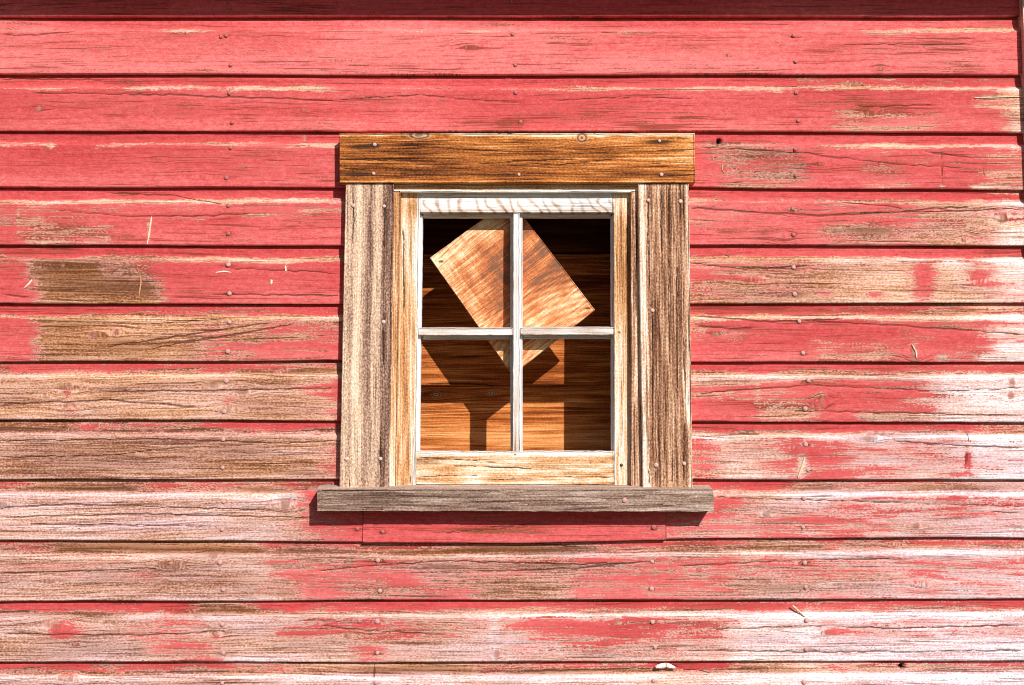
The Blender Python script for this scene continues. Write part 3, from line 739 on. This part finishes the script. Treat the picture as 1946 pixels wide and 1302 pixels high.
# head casing
YH, YC, YS, YJ, YA = -.029, -.025, -.046, -.012, .003
def f_head(px, py, A, B):
    t = .42 + .60*sstep(.085, .02, B + (vnoise(px/30, 0*px, 2)-.5)*.05) - .10*sstep(.45, .0, A) + .16*sstep(.70, .95, A)*G(B, .45, .3)  # sunlit top edge painted in as a pale band
    t += .22*sstep(.90, .99, B) - .10*G(B, .85, .12) + .35*G(px, 795, 26)*sstep(.22, .02, B) + .1*sstep(.93, .99, A)
    t -= .22*G(px, 800, 70)*G(B, .3, .3); t += .16*G(px, 1130, 90)*sstep(.3, .1, B) + (fbm(px/60, py/9, 5, 2)-.5)*.3
    return t
head = plank('head_casing', [(645, 254), (1320, 253), (1321, 347), (645, 347)], YH, .0285, M['warm'], window, fn=f_head,
    knots=[(1106, 262, 11, 10), (797, 257, 22, 8)], cracks=[[(645, 302), (720, 304), (830, 306)], [(645, 320), (700, 321)], [(1321, 262), (1270, 263)], [(1321, 284), (1240, 286)], [(1321, 308), (1230, 310)], [(1321, 333), (1262, 333)], [(900, 312), (1000, 304), (1100, 302)], [(760, 275), (900, 284), (1010, 290)], [(1000, 310), (1060, 313), (1180, 300)]],
    dirts=[(690, 279, 42, 7, .95), (680, 331, 42, 6, .95), (712, 275, 10, 4, .5), (965, 332, 40, 5, .7), (1253, 270, 36, 6, .95), (1262, 333, 40, 6, .85), (800, 266, 26, 5, .6), (1110, 276, 40, 6, .4), (870, 344, 180, 3, .4)], seed=1)
for x, y in ((712, 275), (710, 330), (986, 332), (1253, 268), (1257, 332)): nail(x, y, YH-.0003, head, 'pale', .8)
def f_left(px, py, A, B):
    a = A + (vnoise(py/60, 0*py, 3)-.5)*.04
    t = .49 - .1*G(a, .17, .03) + .26*G(a, .28, .09) - .22*G(a, .52, .06) + .1*G(a, .66, .05) - .34*sstep(.70, .86, a) + .22*sstep(.03, .0, A)
    t += (fbm(px/9, py/120, 8, 3)-.5)*.25
    t += .45*sstep(.89, .99, A)*sstep(.75, .95, B)
    return t
cl = plank('side_casing', [(657, 349), (748, 349), (739, 928), (645, 928)], YC, .0245, M['weathered'], window, True, f_left,
    knots=[(725, 847, 4, 8)], cracks=[[(671, 350), (672, 420), (670, 470)], [(730, 395), (731, 480)], [(729, 612), (729, 700)], [(723, 800), (723, 900)], [(665, 905), (664, 930)], [(688, 900), (688, 930)], [(712, 900), (712, 930)], [(699, 905), (698, 930)]],
    dirts=[(671, 400, 4, 26, .6), (731, 400, 5, 34, .9), (729, 600, 4, 16, .7), (730, 640, 4, 30, .6), (659, 864, 4, 14, .6), (723, 862, 5, 24, .8), (705, 395, 10, 16, .35)], seed=2)
for x, y in ((671, 391), (730, 392), (729, 612), (659, 872), (723, 872)): nail(x, y, YC-.0003, cl, 'pale', .9)
def f_right(px, py, A, B):
    a = A + (vnoise(py/70, 0*py, 6)-.5)*.03
    t = .37 + .46*sstep(.17, .12, a) + .28*sstep(.88, .95, a) + .1*sstep(.9, 1, B) + .12*sstep(.06, 0, B)
    t += (fbm(px/7, py/130, 12, 3)-.5)*.3 + .45*G(px, 1301, 5)*G(py, 720, 60) + .35*G(px, 1306, 5)*G(py, 770, 40) + .2*G(px, 1275, 12)*G(py, 790, 60)
    return t
cr_ = plank('side_casing', [(1213, 349), (1309, 349), (1316, 928), (1222, 928)], YC, .0245, M['furrowed'], window, True, f_right,
    cracks=[[(1231, 350), (1233, 500), (1234, 560)], [(1271, 350), (1272, 500), (1272, 700)], [(1293, 350), (1294, 420)], [(1256, 350), (1257, 480)], [(1240, 595), (1241, 760)], [(1301, 800), (1300, 928)], [(1278, 860), (1278, 928)], [(1246, 888), (1246, 928)], [(1262, 890), (1262, 928)], [(1234, 880), (1234, 928)], [(1286, 500), (1288, 760)], [(1300, 640), (1302, 735)], [(1308, 742), (1306, 790)]],
    dirts=[(1241, 640, 4, 60, .7), (1247, 896, 4, 18, .6), (1301, 870, 4, 30, .7), (1272, 570, 10, 30, .35)], seed=3)
for x, y in ((1232, 381), (1293, 383), (1240, 590), (1247, 884), (1300, 881)): nail(x, y, YC-.0003, cr_, 'pale', .9)
# sill: sloped top, front face
def f_sill(px, py, A, B):
    return .34 + .08*sstep(.25, .0, B) + (fbm(px/80, py/8, 14, 3)-.5)*.35 + .12*sstep(.88, .97, A) + .12*sstep(.8, 1, B)
sill = plank('window_sill', [(602, 930), (1355, 930), (1357, 972), (603, 971)], YS, .0, M['grey'], window, fn=f_sill,
    knots=[], cracks=[[(1357, 948), (1310, 950), (1190, 962)], [(1357, 957), (1300, 957)], [(603, 938), (640, 938)], [(760, 947), (900, 950)], [(960, 946), (1150, 950)], [(650, 955), (860, 962), (1000, 958)]], dirts=[(1187, 956, 14, 3, .3)], seed=4, rough=.0011)
nail(1187, 951, YS-.0003, sill, 'bare', 1.05)
# body of the sill behind its face: top slope, underside, ends
q = [np.array(P(px, py, YS)) for (px, py) in [(602, 930), (1355, 930), (1357, 972), (603, 971)]]
zt = float(q[0][1]); zb_ = float(q[2][1]); xa, xb = float(q[0][0])+.0006, float(q[1][0])-.0006
ztb = float(P(973, 921, .004)[1])
n = 120
xs = np.linspace(xa, xb, n)
rows = [(YS+.0014, zt-.0002), (YS+.012, zt+.0025), (YS+.030, zt+(ztb-zt)*.62), (-.001, zt+(ztb-zt)*.9), (-.001, zb_+.002), (YS+.0014, zb_+.0006)]
V = []; 
for (yy, zz) in rows:
    for x in xs: V.append((x, yy, zz + float((vnoise(x*60, yy*40, 33)-.5)*.001)))
F = []
for r_ in range(len(rows)-1):
    for k in range(n-1): F.append((r_*n+k, r_*n+k+1, (r_+1)*n+k+1, (r_+1)*n+k))
F.append(tuple(r_*n for r_ in range(len(rows)))); F.append(tuple(r_*n+n-1 for r_ in range(len(rows)))[::-1])
V = np.array(V)
at = zero_attrs(len(V), V[:, 0]+12.68, V[:, 1]+V[:, 2], .60)
mesh_obj('sill_body', V, F, M['grey'], window, WB, at)
# sub-sill that closes the opening under the sash
box('sill_ledge', (xWL+.002, .0, zWB-.02), (xWR-.002, .05, ztb-.0008), M['dark_wood'], window)

# stops: thin strips between casing and sash
def f_stop(px, py, A, B): return .50 + (fbm(px/4, py/90, 16, 2)-.5)*.4
plank('stop_strip', [(748.5, 362), (761, 362), (753, 924), (738, 924)], YJ, .034, M['honey'], window, True, lambda px, py, A, B: .42+.42*sstep(.6, 1, B)+(fbm(px/4, py/90, 16, 2)-.5)*.3, seed=5, bevel=.001)
plank('stop_strip', [(1199.5, 362), (1214, 362), (1223, 924), (1199.5, 924)], YJ, .034, M['furrowed'], window, True, lambda px, py, A, B: .55+(fbm(px/4, py/90, 17, 2)-.5)*.4, seed=6, bevel=.001)
plank('stop_strip', [(748, 347), (1214, 347), (1214, 365), (748, 365)], YJ, .034, M['honey'], window, False, lambda px, py, A, B: .58+.40*sstep(.55, .85, B)+(fbm(px/60, py/6, 18, 2)-.5)*.3, seed=7, bevel=.0012)

# sash
YR = YA+.014       # glazing rabbet
def f_lst(px, py, A, B):
    a = A + (vnoise(py/70, 0*py, 9)-.5)*.08
    return .68 - .30*G(a, .35, .17)*sstep(.15, .5, B) - .35*G(a, .6, .35)*G(B, .055, .035) + .28*sstep(.8, .93, a) - .15*G(a, .12, .07) + (fbm(px/6, py/100, 19, 3)-.5)*.32
s1 = plank('sash_stile', [(761, 367), (797.5, 367), (790.5, 924), (752, 924)], YA, .036, M['honey'], window, True, f_lst, seed=8,
    cracks=[[(770, 910), (770, 924)], [(779, 895), (779, 924)], [(767, 430), (768, 600)]], dirts=[(788, 872, 3, 6, .6)])
def f_rst(px, py, A, B):
    return .50 + .26*sstep(.35, .6, B) + .25*sstep(.13, .02, B) - .20*G(B, .25, .12)*A - .15*sstep(.55, .9, A)*sstep(.9, .5, B) + .14*sstep(.3, .0, A)*sstep(.4, .8, B) + (fbm(px/5, py/90, 23, 3)-.5)*.35
s2 = plank('sash_stile', [(1166.5, 367), (1200, 367), (1200, 924), (1167.5, 924)], YA, .036, M['honey'], window, True, f_rst, seed=9,
    knots=[], cracks=[[(1193, 370), (1192, 500)]], dirts=[(1177, 632, 3, 3, 1.1), (1181, 890, 3, 10, .7), (1176, 865, 2.5, 4, .8)])
nail(1181, 884, YA-.0003, s2, 'dark', .75)
def f_top(px, py, A, B):
    return .80 + .10*G(B, .45, .2) - .30*sstep(.70, 1, B) - .52*sstep(.35, .95, np.sin((px - 34*(B-.3)**2*np.where(px < 985, 1, .2) - 26*(B-.5)*np.where(px < 985, -.3, 1))/3.6 + 7*vnoise(px/30, B*2, 2)))*sstep(.15, .4, B)*(.4+.6*vnoise(px/9, B*5, 8)) + (fbm(px/30, py/8, 24, 2)-.5)*.2
plank('sash_rail', [(798, 367), (1166, 367), (1166, 404), (798, 404)], YA+.0004, .036, M['bleached'], window, False, f_top, seed=10, knots=[], warp=.02)
def f_bot(px, py, A, B):
    return .66 + .38*sstep(.2, .08, B) + (fbm(px/45, py/6, 25, 3)-.5)*.75
plank('sash_rail', [(791, 857), (1167, 857), (1167, 921.5), (791, 921.5)], YA+.0004, .036, M['honey'], window, False, f_bot, seed=11,
    cracks=[[(791, 869), (860, 872), (960, 880)], [(850, 884), (1010, 890)], [(791, 905), (930, 903)], [(1060, 905), (1167, 908)], [(900, 912), (1040, 909)]], dirts=[(1122, 879, 3, 2, 1.2), (979, 864, 3, 2, 1.0)])
# glazing rabbet lips set back behind the face
fl = lambda px, py, A, B: .92 + (fbm(px/20, py/20, 26, 2)-.5)*.2
plank('glazing_lip', [(797.5, 404), (803, 411), (797, 857), (791, 857)], YR, .022, M['bleached'], window, True, lambda px, py, A, B: 1.0+0*px, seed=12, bevel=.0008)
plank('glazing_lip', [(1161.5, 411), (1166.5, 404), (1167, 857), (1162.5, 857)], YR, .022, M['bleached'], window, True, fl, seed=13, bevel=.0008)
plank('glazing_lip', [(803.5, 404), (1161, 404), (1161, 412), (803.5, 412)], YR+.0004, .022, M['bleached'], window, False, lambda px, py, A, B: .6+0*px, seed=14, bevel=.0008)
# muntins: an outer fin and a wider body behind
def f_mun(px, py, A, B): return .74 + (fbm(px/12, py/40, 27, 3)-.5)*.35 - .25*sstep(.85, 1, B)
mv = plank('muntin', [(975.5, 404.5), (987.5, 404.5), (988, 862), (974.5, 862)], YA+.001, .0135, M['bleached'], window, True, f_mun, seed=15, bevel=.001, rough=.0009)
plank('muntin_body', [(970, 404.5), (993, 404.5), (993, 857), (970, 857)], YR+.001, .022, M['bleached'], mv, True, lambda px, py, A, B: .8+0*px, seed=16, bevel=.0008)
def f_munh(px, py, A, B): return .70 + (fbm(px/40, py/8, 28, 3)-.5)*.35
for (a, b, ya, yb, sd) in ((795, 975, 623.5, 637, 17), (988.5, 1168, 622, 636, 18)):
    mh = plank('muntin', [(a, ya), (b, ya), (b, yb), (a, yb)], YA+.0014, .013, M['bleached'], window, False, f_munh, seed=sd, bevel=.001, rough=.0009)
    a2, b2 = (803, 969.5) if a < 900 else (993.5, 1161)
    plank('muntin_body', [(a2, ya-1), (b2, ya-1), (b2, yb+7), (a2, yb+7)], YR+.0014, .021, M['bleached'], mh, False, lambda px, py, A, B: .62+0*px, seed=sd+3, bevel=.0008)
# added framing round the opening, behind the siding, to stop light leaking in
zo1 = float(P(973, 385, .1)[1]); zo0 = float(P(973, 925, .1)[1])
xo0 = float(P(752, 640, .1)[0])-.02; xo1 = float(P(1214, 640, .1)[0])+.03
box('added_stud', (xo0-.05, .041, .2), (xo0, .1955, ZE-.01), M['dark_wood'], barn)
box('added_stud', (xo1, .041, .2), (xo1+.05, .1955, ZE-.01), M['dark_wood'], barn)
box('added_header', (xo0+.001, .041, zo1+.14), (xo1-.001, .1955, zo1+.26), M['dark_wood'], barn)
box('added_sill_plate', (xo0+.001, .052, zWB-.10), (xo1-.001, .1955, zWB-.01), M['dark_wood'], barn)

# ------------------------------------------------------------------ plywood behind the window
YP = .197
pbx, pbz = P(973, 935, YP)
panel = thing('plywood_panel', 'orange brown boards nailed up behind the window openings, patched by sunlight', 'panel', (float(pbx), YP, float(pbz)-.04))
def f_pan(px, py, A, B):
    return .46 + .20*sstep(740, 850, py) - .12*sstep(650, 520, py) + (fbm(px/110, py/11, 51, 3)-.5)*.6  # tone imitates interior shade above and bounced light below
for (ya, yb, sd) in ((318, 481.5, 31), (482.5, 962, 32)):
    plank('plywood_board', [(706, ya), (1240, ya), (1240, yb), (706, yb)], YP, .012, M['panel' if sd == 32 else 'panel_shaded'], panel, False, f_pan, seed=sd,
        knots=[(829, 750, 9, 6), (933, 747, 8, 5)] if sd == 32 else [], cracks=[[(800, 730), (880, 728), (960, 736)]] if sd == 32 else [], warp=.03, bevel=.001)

# ------------------------------------------------------------------ loose board hanging askew
YD = .047
TLd, TRd, BRd, BLd = (817, 490), (969, 378), (1131, 589), (974, 713)
ang = math.atan2(TLd[1]-TRd[1], TRd[0]-TLd[0])
def f_dia(px, py, A, B):
    # A runs up and to the right, B down and to the right
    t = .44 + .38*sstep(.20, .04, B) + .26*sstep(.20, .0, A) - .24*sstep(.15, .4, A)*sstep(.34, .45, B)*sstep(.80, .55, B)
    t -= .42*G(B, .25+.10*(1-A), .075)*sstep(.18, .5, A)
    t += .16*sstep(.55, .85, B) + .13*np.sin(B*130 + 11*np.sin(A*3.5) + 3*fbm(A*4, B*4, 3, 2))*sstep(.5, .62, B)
    t += (fbm(A*7, B*7, 61, 3)-.5)*.6 + (fbm(A*45, B*6, 62, 2)-.5)*.38*sstep(.62, .4, B) + (fbm(A*4, B*45, 63, 2)-.5)*.35
    return t
def ys_d(A, B): return .004*np.sin(A*3.1)
kx, kz = P(974, 713, YD)
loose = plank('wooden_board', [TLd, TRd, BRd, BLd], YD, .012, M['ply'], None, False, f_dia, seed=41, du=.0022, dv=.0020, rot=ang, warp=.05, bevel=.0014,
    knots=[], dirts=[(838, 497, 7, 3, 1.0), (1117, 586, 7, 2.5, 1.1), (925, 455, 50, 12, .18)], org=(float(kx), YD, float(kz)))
loose['label'] = 'loose square of orange wood tilted on its corner just behind the window bars'
loose['category'] = 'board'
